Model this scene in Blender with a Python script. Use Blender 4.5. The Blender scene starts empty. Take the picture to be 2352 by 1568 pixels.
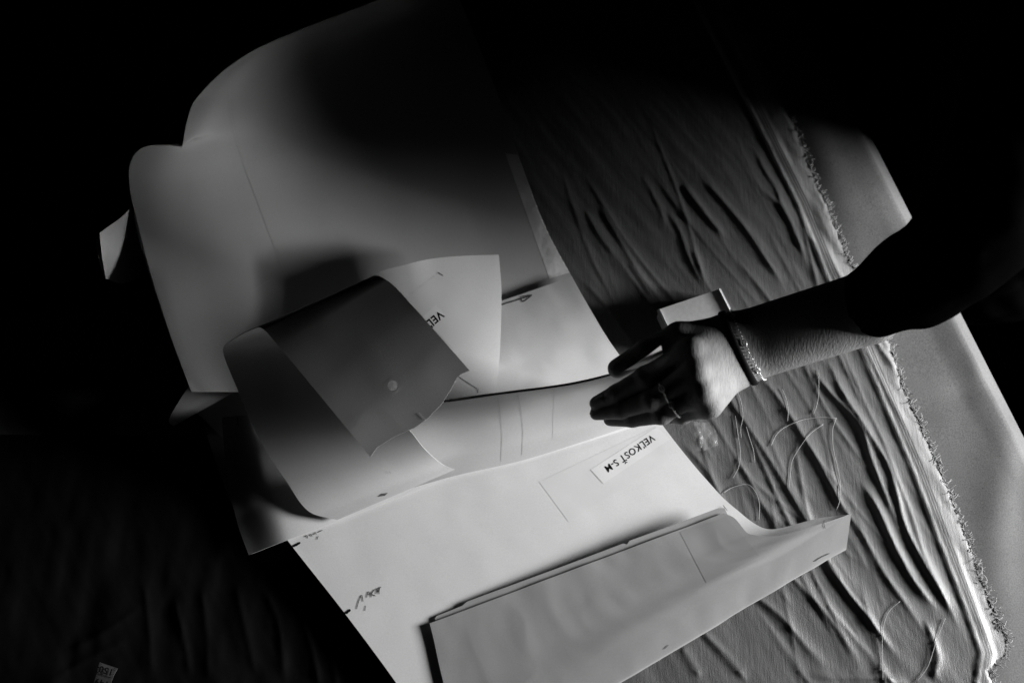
import bpy, math, random
import numpy as np
from mathutils import Vector
from mathutils.bvhtree import BVHTree

random.seed(7)
rng = np.random.default_rng(7)
sc = bpy.context.scene
COL = sc.collection

# ------------------------------------------------------------------ camera
TILT = math.radians(25.0)
CDIST = 1.20
LENS = 40.0
CAM = np.array([0.0, -CDIST * math.sin(TILT), CDIST * math.cos(TILT)])
cd = bpy.data.cameras.new('camera')
cam = bpy.data.objects.new('camera', cd)
COL.objects.link(cam)
cam.location = CAM
cam.rotation_euler = (TILT, 0, 0)
cd.lens = LENS
cd.sensor_width = 36.0
cd.sensor_fit = 'HORIZONTAL'
cd.clip_start = 0.02
cd.clip_end = 60.0
cd.dof.use_dof = True
cd.dof.focus_distance = 1.10
cd.dof.aperture_fstop = 4.0
sc.camera = cam

# ------------------------------------------------------------------ world and lamp
w = bpy.data.worlds.new('World')
sc.world = w
w.use_nodes = True
bg = w.node_tree.nodes['Background']
bg.inputs[0].default_value = (0, 0, 0, 1)
bg.inputs[1].default_value = 0.0

AZ, EL, LD = math.radians(-3.0), math.radians(13.0), 1.9
LDIR = np.array([math.cos(AZ) * math.cos(EL), math.sin(AZ) * math.cos(EL), math.sin(EL)])
ld = bpy.data.lights.new('window_light', 'AREA')
ld.shape = 'RECTANGLE'
ld.size = 0.62
ld.size_y = 0.36
ld.energy = 106
lo = bpy.data.objects.new('window_light', ld)
COL.objects.link(lo)
lo.location = LDIR * LD
lo.rotation_euler = Vector(-LDIR).to_track_quat('-Z', 'Y').to_euler()

vs = sc.view_settings
vs.view_transform = 'Standard'
vs.look = 'None'
vs.exposure = 0.0
vs.gamma = 1.0
vs.use_curve_mapping = False
sc.render.engine = 'CYCLES'
sc.cycles.max_bounces = 4
sc.cycles.diffuse_bounces = 2
sc.cycles.use_denoising = True

# ------------------------------------------------------------------ helpers
FPX = LENS / 36.0 * 2352.0
FW = np.array([0, math.sin(TILT), -math.cos(TILT)])
UP = np.array([0, math.cos(TILT), math.sin(TILT)])
RT = np.array([1.0, 0, 0])


def ray(px, py):
    px = np.asarray(px, float)[..., None]
    py = np.asarray(py, float)[..., None]
    return FW + RT * (px - 1176) / FPX - UP * (py - 784) / FPX


def U(px, py, z):
    """point of the place at height z (metres) above the table top, on the sight line of a spot in the photo"""
    d = ray(px, py)
    z = np.asarray(z, float)
    t = (z - CAM[2]) / d[..., 2]
    return CAM + d * t[..., None]


def W(pts):
    """list of (px, py, z in cm) -> world points"""
    a = np.asarray(pts, float)
    return U(a[..., 0], a[..., 1], a[..., 2] * 0.01)


def pchip(x, y, xi):
    """monotone cubic interpolation, y of shape (n, ...)"""
    x = np.asarray(x, float)
    y = np.asarray(y, float)
    n = len(x)
    sh = (-1,) + (1,) * (y.ndim - 1)
    h = np.diff(x).reshape(sh)
    dl = np.diff(y, axis=0) / h
    m = np.zeros_like(y)
    if n == 2:
        m[:] = dl[0]
    else:
        a, b = dl[:-1], dl[1:]
        w1 = 2 * h[1:] + h[:-1]
        w2 = h[1:] + 2 * h[:-1]
        with np.errstate(divide='ignore', invalid='ignore'):
            mm = (w1 + w2) / (w1 / a + w2 / b)
        m[1:-1] = np.where((a * b) > 0, np.nan_to_num(mm), 0)
        m[0] = dl[0]
        m[-1] = dl[-1]
    k = np.clip(np.searchsorted(x, xi, side='right') - 1, 0, n - 2)
    hh = np.diff(x)[k]
    t = ((xi - x[k]) / hh).reshape(sh)
    hh = hh.reshape(sh)
    return ((2 * t**3 - 3 * t**2 + 1) * y[k] + (t**3 - 2 * t**2 + t) * hh * m[k]
            + (-2 * t**3 + 3 * t**2) * y[k + 1] + (t**3 - t**2) * hh * m[k + 1])


def chord(P):
    d = np.linalg.norm(np.diff(P, axis=0), axis=-1)
    d = d.reshape(d.shape[0], -1).mean(axis=1) + 1e-6
    return np.concatenate([[0], np.cumsum(d)])


def patch(rows, nu, nv):
    """rows: list of equally long lists of (px, py, z cm) -> grid (nv, nu, 3) in the world"""
    R = np.array([W(r) for r in rows])
    t = chord(R)
    G = pchip(t, R, np.linspace(0, t[-1], nv))
    G = np.swapaxes(G, 0, 1)
    t = chord(G)
    G = pchip(t, G, np.linspace(0, t[-1], nu))
    return np.swapaxes(G, 0, 1)


def ruled(left, right, nu, nv):
    """surface of straight lines between two edge curves given row by row"""
    L, Rr = W(left), W(right)
    both = np.stack([L, Rr], 1)
    t = chord(both)
    both = pchip(t, both, np.linspace(0, t[-1], nv))
    s = np.linspace(0, 1, nu)[None, :, None]
    return both[:, :1] * (1 - s) + both[:, 1:] * s


def gnormals(G):
    du = np.gradient(G, axis=1)
    dv = np.gradient(G, axis=0)
    n = np.cross(du, dv)
    n /= np.linalg.norm(n, axis=-1, keepdims=True) + 1e-12
    return n


_perm = rng.permutation(512)
_grad = rng.uniform(-1, 1, (512,))


def vnoise(x, y):
    """smooth value noise"""
    xi = np.floor(x).astype(int)
    yi = np.floor(y).astype(int)
    fx = x - xi
    fy = y - yi
    fx = fx * fx * fx * (fx * (fx * 6 - 15) + 10)
    fy = fy * fy * fy * (fy * (fy * 6 - 15) + 10)

    def g(a, b):
        return _grad[_perm[(_perm[a & 511] + b) & 511]]
    return ((g(xi, yi) * (1 - fx) + g(xi + 1, yi) * fx) * (1 - fy)
            + (g(xi, yi + 1) * (1 - fx) + g(xi + 1, yi + 1) * fx) * fy)


def fbm(x, y, o=3):
    r = 0
    a = 1.0
    for i in range(o):
        r = r + a * vnoise(x * 2**i + 17 * i, y * 2**i + 5 * i)
        a *= 0.5
    return r


def link(name, me, mat, parent=None):
    o = bpy.data.objects.new(name, me)
    COL.objects.link(o)
    if mat is not None:
        me.materials.append(mat)
    if parent is not None:
        o.parent = parent
        o.matrix_parent_inverse = parent.matrix_world.inverted()
    return o


def tag(o, label=None, cat=None, group=None, kind=None):
    if label:
        o['label'] = label
    if cat:
        o['category'] = cat
    if group:
        o['group'] = group
    if kind:
        o['kind'] = kind
    return o


def mesh(name, V, F, smooth=True):
    me = bpy.data.meshes.new(name)
    me.from_pydata([tuple(v) for v in V], [], [tuple(f) for f in F])
    me.update()
    if smooth:
        me.polygons.foreach_set('use_smooth', [True] * len(me.polygons))
    return me


def grid_faces(nv, nu, off=0, flip=False):
    i = np.arange(nv - 1)[:, None] * nu + np.arange(nu - 1)[None, :] + off
    f = np.stack([i, i + 1, i + nu + 1, i + nu], -1).reshape(-1, 4)
    return f[:, ::-1] if flip else f


BVH = {}


def sheet(name, G, mat, th=0.0006, crump=0.0, cs=18.0, seed=0, parent=None, hole=None, back=None):
    """a sheet of card with real thickness from a grid of points; crump = height of its dents in metres"""
    nv, nu, _ = G.shape
    n = gnormals(G)
    up = n[..., 2].mean() >= 0
    if not up:
        G = G[:, ::-1]
        n = -n[:, ::-1]
    if np.any(crump):
        uu = np.concatenate([[0], np.cumsum(np.linalg.norm(np.diff(G.mean(0), axis=0), axis=1))])
        vv = np.concatenate([[0], np.cumsum(np.linalg.norm(np.diff(G.mean(1), axis=0), axis=1))])
        A, B = np.meshgrid(uu, vv)
        c = fbm(A * cs + seed * 3.1, B * cs * 0.8 + seed * 7.7, 3)
        c = c + 0.6 * np.abs(fbm(A * cs * 1.3 + 50 + seed, B * cs * 1.3 - seed, 2))
        G = G + n * (c * (np.asarray(crump)[:, None] if np.ndim(crump) else crump))[..., None]
        n = gnormals(G)
    keep = None
    if hole is not None:
        c0, r0 = hole
        jc, ic = np.unravel_index(np.argmin(np.linalg.norm(G - c0, axis=-1)), (nv, nu))
        c0 = G[jc, ic]
        e1 = G[jc, ic + 1] - c0
        cu = np.linalg.norm(e1)
        e1 = e1 / cu
        e2 = np.cross(n[jc, ic], e1)
        cv = np.linalg.norm(G[jc + 1, ic] - c0)
        sv = np.sign((G[jc + 1, ic] - c0) @ e2)
        ku, kv = max(2, int(r0 * 0.8 / cu)), max(2, int(r0 * 0.8 / cv))
        di = (np.arange(nu)[None, :] - ic) / ku + np.zeros((nv, 1))
        dj = (np.arange(nv)[:, None] - jc) / kv + np.zeros((1, nu))
        mm = np.maximum(np.abs(di), np.abs(dj))
        off = G - c0
        hgt = (off @ n[jc, ic])[..., None] * n[jc, ic]
        ang = np.arctan2(dj * sv, di)
        cir = c0 + (e1 * np.cos(ang)[..., None] + e2 * np.sin(ang)[..., None]) * (r0 * mm)[..., None] + hgt
        bl_ = np.clip((2.6 - mm) / 1.6, 0, 1)[..., None]
        G = cir * bl_ + G * (1 - bl_)
        fm = np.maximum.reduce([mm[:-1, :-1], mm[1:, :-1], mm[:-1, 1:], mm[1:, 1:]])
        keep = (fm > 1.001).ravel()
    top = G.reshape(-1, 3)
    bot = (G - n * th).reshape(-1, 3)
    N = len(top)
    V = [top, bot]
    F = [grid_faces(nv, nu), grid_faces(nv, nu, N, True)]
    if keep is not None:
        F = [f[keep] for f in F]
    ring = ([i for i in range(nu)] + [j * nu + nu - 1 for j in range(1, nv)]
            + [(nv - 1) * nu + i for i in range(nu - 2, -1, -1)] + [j * nu for j in range(nv - 2, 0, -1)])
    m = len(ring)
    V += [top[ring], bot[ring]]
    b = 2 * N
    F.append(np.array([[b + i, b + m + i, b + m + (i + 1) % m, b + (i + 1) % m] for i in range(m)]))
    V = np.concatenate(V)
    F = np.concatenate(F)
    me = mesh(name, V, F)
    o = link(name, me, mat, parent)
    if back is not None:
        me.materials.append(back)
        mi = np.zeros(len(F), np.int32)
        k0 = len(grid_faces(nv, nu)) if keep is None else int(keep.sum())
        mi[k0:2 * k0] = 1
        me.polygons.foreach_set('material_index', mi)
    BVH[o.name] = BVHTree.FromPolygons([Vector(v) for v in top], [tuple(f) for f in grid_faces(nv, nu)])
    return o


def hit(bv, px, py):
    d = ray(px, py)
    d = d / np.linalg.norm(d)
    loc, nor, idx, dist = bv.ray_cast(Vector(CAM), Vector(d))
    if loc is None:
        return None, None
    if nor.dot(Vector(d)) > 0:
        nor = -nor
    return np.array(loc), np.array(nor)


def resample(pts, step):
    P = np.asarray(pts, float)
    t = chord(P)
    n = max(2, int(t[-1] / step) + 1)
    return pchip(t, P, np.linspace(0, t[-1], n))


def ink(name, bv, pts, wmm, mat, parent, lift=0.00025, step=4.0):
    """a drawn line lying on a surface"""
    Q = resample(pts, step)
    L, Nn = [], []
    for p in Q:
        a, b = hit(bv, p[0], p[1])
        if a is not None:
            L.append(a)
            Nn.append(b)
    if len(L) < 2:
        print('ink missed', name, pts[0])
        return None
    L = np.array(L)
    Nn = np.array(Nn)
    T = np.gradient(L, axis=0)
    S = np.cross(T, Nn)
    S /= np.linalg.norm(S, axis=1, keepdims=True) + 1e-12
    wv = np.full(len(L), wmm * 0.0005) * rng.uniform(0.8, 1.15, len(L))
    wv[0] *= 0.5
    wv[-1] *= 0.5
    C = L + Nn * lift
    V = np.stack([C - S * wv[:, None], C + S * wv[:, None]], 1).reshape(-1, 3)
    F = [(2 * i, 2 * i + 1, 2 * i + 3, 2 * i + 2) for i in range(len(L) - 1)]
    return link(name, mesh(name, V, F), mat, parent)


def decal(name, bv, corners, mat, parent, lift=0.00012, n=60, m=60):
    """a thin sticker laid on a surface, corners given in order"""
    c = np.asarray(corners, float)
    V = []
    for j in range(m):
        for i in range(n):
            s, t = i / (n - 1), j / (m - 1)
            p = (c[0] * (1 - s) + c[1] * s) * (1 - t) + (c[3] * (1 - s) + c[2] * s) * t
            a, b = hit(bv, *p)
            if a is None:
                a, b = (V[-1], np.array([0, 0, 1.0])) if V else (U(p[0], p[1], 0.01), np.array([0, 0, 1.0]))
                V.append(a)
            else:
                V.append(a + b * lift)
    return link(name, mesh(name, V, grid_faces(m, n)), mat, parent)


def lettering(name, bv, text, origin, ang, size, mat, parent, bold=0.02, lift=0.0006, squash=1.0):
    """printed writing laid on a surface; origin = start of the baseline, ang = reading direction (degrees, counter-clockwise), size = px per em"""
    cu = bpy.data.curves.new(name, 'FONT')
    cu.body = text
    cu.size = 1.0
    cu.offset = bold
    cu.resolution_u = 3
    cu.space_character = 1.07
    tmp = bpy.data.objects.new('tmp_writing', cu)
    COL.objects.link(tmp)
    dg = bpy.context.evaluated_depsgraph_get()
    me0 = bpy.data.meshes.new_from_object(tmp.evaluated_get(dg))
    bpy.data.objects.remove(tmp)
    ca, sa = math.cos(math.radians(ang)), math.sin(math.radians(ang))
    V = []
    for v in me0.vertices:
        x, y = v.co.x * size * squash, v.co.y * size
        px = origin[0] + x * ca - y * sa
        py = origin[1] - (x * sa + y * ca)
        a, b = hit(bv, px, py)
        if a is None:
            a, b = U(px, py, 0.01), np.array([0, 0, 1.0])
        V.append(a + b * lift)
    F = [tuple(p.vertices) for p in me0.polygons]
    bpy.data.meshes.remove(me0)
    return link(name, mesh(name, V, F, False), mat, parent)


def tube(path, rad, seg=6, closed=False, caps=True):
    P = np.asarray(path, float)
    n = len(P)
    r = np.broadcast_to(np.asarray(rad, float), (n,))
    T = np.gradient(P, axis=0) if not closed else np.roll(P, -1, 0) - np.roll(P, 1, 0)
    T /= np.linalg.norm(T, axis=1, keepdims=True) + 1e-12
    ref = np.array([0, 0, 1.0]) if abs(T[0][2]) < 0.9 else np.array([1.0, 0, 0])
    A = np.cross(T, ref)
    A /= np.linalg.norm(A, axis=1, keepdims=True) + 1e-12
    B = np.cross(T, A)
    th = np.linspace(0, 2 * math.pi, seg, endpoint=False)
    V = P[:, None] + r[:, None, None] * (A[:, None] * np.cos(th)[None, :, None] + B[:, None] * np.sin(th)[None, :, None])
    F = []
    for i in range(n if closed else n - 1):
        k = (i + 1) % n
        for j in range(seg):
            l = (j + 1) % seg
            F.append((i * seg + j, i * seg + l, k * seg + l, k * seg + j))
    if caps and not closed:
        F.append(tuple(range(seg - 1, -1, -1)))
        F.append(tuple((n - 1) * seg + j for j in range(seg)))
    return V.reshape(-1, 3), F


# ------------------------------------------------------------------ materials
def nodes(name):
    m = bpy.data.materials.new(name)
    m.use_nodes = True
    nt = m.node_tree
    return m, nt, nt.nodes['Principled BSDF']


def noise_node(nt, scale, detail=2.0, rough=0.5, mapping=None, coord='Object'):
    tc = nt.nodes.new('ShaderNodeTexCoord')
    tx = nt.nodes.new('ShaderNodeTexNoise')
    tx.inputs['Scale'].default_value = scale
    tx.inputs['Detail'].default_value = detail
    tx.inputs['Roughness'].default_value = rough
    src = tc.outputs[coord]
    if mapping:
        mp = nt.nodes.new('ShaderNodeMapping')
        mp.inputs['Rotation'].default_value = mapping[0]
        mp.inputs['Scale'].default_value = mapping[1]
        nt.links.new(src, mp.inputs['Vector'])
        src = mp.outputs['Vector']
    nt.links.new(src, tx.inputs['Vector'])
    return tx


def ramp(nt, src, stops):
    r = nt.nodes.new('ShaderNodeValToRGB')
    e = r.color_ramp.elements
    while len(e) < len(stops):
        e.new(0.5)
    for el, (p, v) in zip(e, stops):
        el.position = p
        el.color = (v, v, v, 1)
    nt.links.new(src, r.inputs['Fac'])
    return r


def mul(nt, a, b):
    m = nt.nodes.new('ShaderNodeMix')
    m.data_type = 'RGBA'
    m.blend_type = 'MULTIPLY'
    m.inputs['Factor'].default_value = 1
    nt.links.new(a, m.inputs['A'])
    nt.links.new(b, m.inputs['B'])
    return m.outputs['Result']


def bump(nt, bsdf, src, strength, dist):
    b = nt.nodes.new('ShaderNodeBump')
    b.inputs['Strength'].default_value = strength
    b.inputs['Distance'].default_value = dist
    nt.links.new(src, b.inputs['Height'])
    nt.links.new(b.outputs['Normal'], bsdf.inputs['Normal'])
    return b


def paper_mat(name, base, var=0.09, rough=0.55, mottled=0.06, specs=False):
    m, nt, b = nodes(name)
    fine = noise_node(nt, 900, 2)
    big = noise_node(nt, 14, 4, 0.6)
    c1 = ramp(nt, fine.outputs['Fac'], [(0.3, 1 - var), (0.7, 1 + 0)])
    c2 = ramp(nt, big.outputs['Fac'], [(0.3, base * (1 - mottled)), (0.7, base)])
    out = mul(nt, c1.outputs['Color'], c2.outputs['Color'])
    if specs:
        sp = noise_node(nt, 420, 1)
        c3 = ramp(nt, sp.outputs['Fac'], [(0.22, 0.45), (0.27, 1.0)])
        out = mul(nt, out, c3.outputs['Color'])
    nt.links.new(out, b.inputs['Base Color'])
    b.inputs['Roughness'].default_value = rough
    b.inputs['Specular IOR Level'].default_value = 0.25
    bump(nt, b, fine.outputs['Fac'], 0.25, 0.0002)
    return m


def plain(name, v, rough=0.5, metal=0.0, spec=0.3):
    m, nt, b = nodes(name)
    n = noise_node(nt, 300, 3)
    r = ramp(nt, n.outputs['Fac'], [(0.3, v * 0.85), (0.7, v)])
    nt.links.new(r.outputs['Color'], b.inputs['Base Color'])
    b.inputs['Roughness'].default_value = rough
    b.inputs['Metallic'].default_value = metal
    b.inputs['Specular IOR Level'].default_value = spec
    return m


M = {}
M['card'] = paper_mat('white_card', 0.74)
M['card_grey'] = paper_mat('dimmed_card', 0.50)  # greyer copy of the white card: shade put into the colour
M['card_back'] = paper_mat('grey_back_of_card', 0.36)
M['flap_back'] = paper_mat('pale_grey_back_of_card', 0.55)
M['label'] = paper_mat('label_paper', 0.76, 0.03)
M['tape'] = paper_mat('taped_paper', 0.71, 0.03, 0.35)
M['patch'] = paper_mat('darker_patch', 0.33, 0.03, 0.45)
M['kraft'] = paper_mat('kraft_paper', 0.17, 0.45, 0.6, 0.25, True)
M['ink'] = plain('black_print', 0.004, 0.7, 0, 0.1)
M['pencil'] = plain('pencil', 0.10, 0.6, 0, 0.2)
M['faint'] = plain('faint_pencil', 0.34, 0.6, 0, 0.2)
M['table'] = plain('table_board', 0.15, 0.6)
M['block'] = plain('white_block', 0.62, 0.45)
M['shirt'] = plain('black_cloth', 0.0015, 1.0, 0, 0.0)
M['silver'] = plain('silver', 0.8, 0.35, 0.8)
M['band'] = plain('black_elastic', 0.004, 0.8, 0, 0.1)
M['hair'] = plain('dark_hair', 0.01, 0.5)
M['nail'] = plain('nail', 0.32, 0.25, 0, 0.5)
M['thread'] = plain('pale_thread', 0.34, 0.7)
M['fray'] = plain('frayed_yarn', 0.30, 0.8)

M['oilcloth'] = plain('dimmed_oilcloth', 0.08, 0.5)  # darkened in colour so the tape measure sits in the dim corner
M['held_line'] = plain('thin_pencil', 0.36, 0.6)
M['ghost'] = plain('rubbed_pencil', 0.56, 0.6)
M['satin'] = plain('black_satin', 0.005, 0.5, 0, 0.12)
# skin
m, nt, b = nodes('skin')
wr = noise_node(nt, 260, 3, 0.6, ((0, 0, math.radians(-14)), (2.4, 0.55, 1.0)))
lg = noise_node(nt, 45, 3)
r1 = ramp(nt, lg.outputs['Fac'], [(0.3, 0.20), (0.7, 0.25)])
r2 = ramp(nt, wr.outputs['Fac'], [(0.3, 0.86), (0.6, 1.0)])
nt.links.new(mul(nt, r1.outputs['Color'], r2.outputs['Color']), b.inputs['Base Color'])
b.inputs['Roughness'].default_value = 0.65
b.inputs['Specular IOR Level'].default_value = 0.15
bump(nt, b, wr.outputs['Fac'], 0.5, 0.0011)
M['skin'] = m

# cloth: dark body, pale band and lines along the selvedge, paler strip outside it ("edge" = how far across, 0..1)
m, nt, b = nodes('wrinkled_cloth')
at = nt.nodes.new('ShaderNodeAttribute')
at.attribute_name = 'across'
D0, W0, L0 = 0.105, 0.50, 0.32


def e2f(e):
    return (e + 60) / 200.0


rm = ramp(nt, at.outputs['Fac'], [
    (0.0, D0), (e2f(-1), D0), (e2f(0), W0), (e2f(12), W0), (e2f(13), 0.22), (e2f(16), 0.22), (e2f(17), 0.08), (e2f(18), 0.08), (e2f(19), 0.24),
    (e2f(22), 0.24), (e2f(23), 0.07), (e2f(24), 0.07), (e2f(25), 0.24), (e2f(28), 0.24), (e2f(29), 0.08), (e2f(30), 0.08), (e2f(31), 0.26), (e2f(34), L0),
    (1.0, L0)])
st = noise_node(nt, 55, 4, 0.65, ((0, 0, math.radians(-14)), (9.0, 0.8, 1.0)))
wv = noise_node(nt, 1300, 1)
s1 = ramp(nt, st.outputs['Fac'], [(0.25, 0.72), (0.75, 1.15)])
s2 = ramp(nt, wv.outputs['Fac'], [(0.3, 0.82), (0.7, 1.1)])
cc = mul(nt, mul(nt, rm.outputs['Color'], s1.outputs['Color']), s2.outputs['Color'])
nt.links.new(cc, b.inputs['Base Color'])
b.inputs['Roughness'].default_value = 0.45
b.inputs['Specular IOR Level'].default_value = 0.5
b.inputs['Sheen Weight'].default_value = 0.15
mx = nt.nodes.new('ShaderNodeMath')
mx.operation = 'ADD'
nt.links.new(st.outputs['Fac'], mx.inputs[0])
nt.links.new(wv.outputs['Fac'], mx.inputs[1])
bump(nt, b, mx.outputs[0], 0.35, 0.0008)
M['cloth'] = m

# ------------------------------------------------------------------ table top under kraft paper
E0, E1 = U(2022, 300, 0.0), U(2344, 925, 0.0)
ed = (E1 - E0) / np.linalg.norm(E1 - E0)
en = np.array([-ed[1], ed[0], 0.0])
if en[0] < 0:
    en = -en
RK = 0.026


def edge_profile(radius, drop, inset, z0):
    pr = [(-1.5, z0), (-0.9, z0), (-0.5, z0)] + [(-x, z0) for x in np.linspace(0.36, radius + 0.002, 70)]
    # bent over a bevelled edge: a short bend, a slope, another bend down
    pr += [(-radius * 0.86, z0 - 0.0006), (-radius * 0.78, z0 - 0.002), (-radius * 0.70, z0 - 0.0042)]
    pr += [(-radius * 0.70 * (1 - t), z0 - 0.0042 - radius * 0.72 * t) for t in np.linspace(0.1, 0.92, 8)]
    pr += [(0.0, z0 - 0.0045 - radius * 0.74), (0.0012, z0 - 0.0085 - radius * 0.74), (0.002, z0 - radius - 0.025), (0.0025, z0 - drop)]
    return [(a - inset, c) for a, c in pr]


def table_grid(pr, s):
    G = np.zeros((len(s), len(pr), 3))
    for i, (a, z) in enumerate(pr):
        G[:, i] = E0 + ed[None] * s[:, None] + en[None] * a
        G[:, i, 2] = z
    return G


s_al = np.linspace(-0.75, 1.1, 220)
G = table_grid(edge_profile(RK, 0.11, 0, -0.0015), s_al)
dE = G[..., 0] * en[0] + G[..., 1] * en[1] - (E0 @ en)
amp = np.clip((-dE - 0.012) / 0.04, 0, 1) * np.clip((G[..., 0] * en[0] + G[..., 1] * en[1] - (E0 @ en) + 0.30) / 0.2, 0, 1)
low = fbm(G[..., 0] * 7 + 3, G[..., 1] * 7, 2)
G[..., 2] += amp * (0.002 * low - 0.002)
# slack crease near the rounded edge
for (cx, cy, ang, ln, wd, hh) in ((2300, 868, 200, 0.05, 0.012, -0.004), (2255, 790, 255, 0.06, 0.010, 0.003), (2330, 1010, 250, 0.10, 0.016, 0.004), (2290, 1180, 260, 0.16, 0.022, 0.005), (1960, 430, 300, 0.18, 0.03, 0.006), (1900, 380, 280, 0.16, 0.02, 0.004)):
    c = U(cx, cy, 0)
    dd = np.array([math.cos(math.radians(ang)), math.sin(math.radians(ang))])
    rx, ry = G[..., 0] - c[0], G[..., 1] - c[1]
    a_ = rx * dd[0] + ry * dd[1]
    b_ = -rx * dd[1] + ry * dd[0]
    G[..., 2] += 0.5 * np.clip((-dE - 0.008) / 0.03, 0, 1) * hh * np.exp(-(b_ / wd) ** 2) * np.exp(-(a_ / ln) ** 2)
kraft = sheet('kraft_paper', G, M['kraft'], 0.0005)
tag(kraft, 'kraft paper covering the table and bent down over its edge', 'paper', None, None)

G = table_grid(edge_profile(RK - 0.004, 0.035, 0.004, -0.012), np.linspace(-0.72, 1.07, 40))
table = sheet('table_top', G, M['table'], 0.004)
tag(table, None, None, None, 'structure')

# ------------------------------------------------------------------ the cloth
XS = [(-400, 1420), (0, 1588), (300, 1741), (470, 1826), (630, 1890), (780, 1962), (940, 2030), (1080, 2090), (1240, 2150), (1430, 2222), (1500, 2246), (1570, 2236), (1800, 2200)]
XF = [(-400, 1470), (0, 1670), (310, 1832), (440, 1886), (590, 1948), (770, 2036), (880, 2072), (1030, 2138), (1200, 2208), (1350, 2262), (1470, 2316), (1500, 2312), (1540, 2272), (1570, 2282), (1800, 2330)]


def lut(tab, y):
    t = np.array(tab, float)
    return np.interp(y, t[:, 0], t[:, 1])


ys = np.arange(-150, 1900, 5.0)
NUc = 470
uu = np.linspace(0, 1, NUc) ** 0.72
xf = lut(XF, ys) + 3.0 * vnoise(ys / 14.0, ys * 0 + 3)
x0 = np.full_like(ys, -260.0)
PX = x0[:, None] + (xf - x0)[:, None] * uu[None, :]
PY = np.repeat(ys[:, None], NUc, 1)
base = U(PX, PY, 0.003)
H = np.zeros_like(PX)
# folds: (points in the photo, height mm, half width towards the light mm, half width away mm)
FOLDS = [
    ([(1366, 458), (1415, 540), (1469, 631), (1524, 702)], 4.5, 12, 6),
    ([(1524, 479), (1561, 534), (1579, 589), (1619, 671)], 4.5, 11, 5),
    ([(1561, 418), (1622, 500), (1671, 555)], 5, 12, 6),
    ([(1600, 400), (1671, 479), (1725, 549), (1759, 601), (1808, 671)], 5.5, 11, 5),
    ([(1341, 479), (1378, 546), (1415, 595)], 3.5, 9, 5),
    ([(1330, 640), (1388, 702), (1458, 800), (1500, 850)], 3.5, 10, 5),
    ([(1440, 600), (1500, 690)], 3, 8, 4),
    ([(1689, 595), (1762, 686), (1830, 780)], 4.5, 10, 5),
    ([(1744, 436), (1802, 488), (1850, 600)], 4, 9, 5),
    ([(1470, 400), (1500, 450), (1530, 520)], 3, 9, 5),
    ([(1640, 800), (1673, 913), (1724, 991), (1785, 1087), (1849, 1195), (1900, 1290), (1950, 1370), (1986, 1411), (2027, 1467), (2102, 1560)], 6.5, 14, 6),
    ([(1700, 820), (1771, 896), (1842, 1002), (1880, 1066), (1931, 1161), (1975, 1222), (2026, 1314), (2104, 1426), (2150, 1500)], 6.5, 13, 6),
    ([(1840, 820), (1897, 896), (1944, 947), (1978, 991), (1995, 1046), (2029, 1134), (2073, 1236)], 9, 12, 6),
    ([(1971, 1100), (2012, 1168), (2050, 1253), (2097, 1338), (2158, 1412)], 11, 13, 7),
    ([(1890, 800), (1930, 900), (1985, 985), (2043, 1086), (2073, 1202), (2114, 1287), (2175, 1392), (2215, 1470)], 12, 12, 7),
    ([(1690, 1180), (1760, 1260), (1820, 1329), (1889, 1403), (1947, 1486), (1990, 1560)], 5.5, 13, 6),
    ([(1640, 1300), (1720, 1360), (1793, 1417), (1848, 1483), (1917, 1555)], 5.0, 12, 6),
    ([(1600, 1440), (1660, 1500), (1720, 1570)], 5.0, 11, 6),
    ([(1560, 1480), (1610, 1560)], 4, 9, 5),
    ([(2120, 1420), (2150, 1500), (2140, 1570)], 6, 10, 6),
    ([(1850, 1548), (1920, 1556), (2010, 1556), (2100, 1575)], 5, 10, 8),
    ([(1560, 1010), (1620, 1080), (1680, 1190), (1720, 1250)], 4.5, 11, 5),
    ([(1600, 1000), (1640, 1060)], 2, 6, 3),
    # folds in the dim part below and beside the card
    ([(600, 1340), (640, 1430), (655, 1568)], 5, 9, 7), ([(690, 1400), (720, 1500), (735, 1590)], 6, 8, 6), ([(760, 1440), (775, 1590)], 5, 8, 6),
    ([(395, 1360), (420, 1450), (440, 1560)], 5, 8, 8), ([(460, 1330), (475, 1440), (480, 1570)], 4, 8, 7), ([(540, 1330), (560, 1420), (590, 1560)], 4, 8, 7),
    ([(150, 1500), (260, 1440), (330, 1390)], 4, 12, 8), ([(120, 1560), (230, 1500), (300, 1470)], 4, 10, 8), ([(330, 1330), (345, 1450), (350, 1560)], 4, 7, 6),
]
XSa = np.array(XS, float)
for off_, y0_, y1_, h_ in ((-40, 760, 1440, 4.0), (-32, 330, 620, 3.5)):
    yk = np.linspace(y0_, y1_, 9)
    FOLDS.append(([(np.interp(y, XSa[:, 0], XSa[:, 1]) + off_ + rng.normal(0, 3), y) for y in yk], h_, 8, 4))
bx, by = base[..., 0], base[..., 1]
for k in range(85):
    cx, cy = rng.uniform(1260, 2080), rng.uniform(380, 1600)
    if cx < 1250 + (cy - 400) * 0.5:
        cx = 1250 + (cy - 400) * 0.5 + rng.uniform(0, 400)
    ln, an = rng.uniform(120, 330), math.radians(rng.normal(58, 8))
    bend = rng.normal(0, 10)
    FOLDS.append(([(cx - ln * math.cos(an), cy - ln * math.sin(an)), (cx + bend, cy - bend * 0.5), (cx + ln * math.cos(an), cy + ln * math.sin(an))], 0.4 + 3.2 * rng.random() ** 2.5, rng.uniform(4, 11), rng.uniform(3, 6)))
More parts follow.
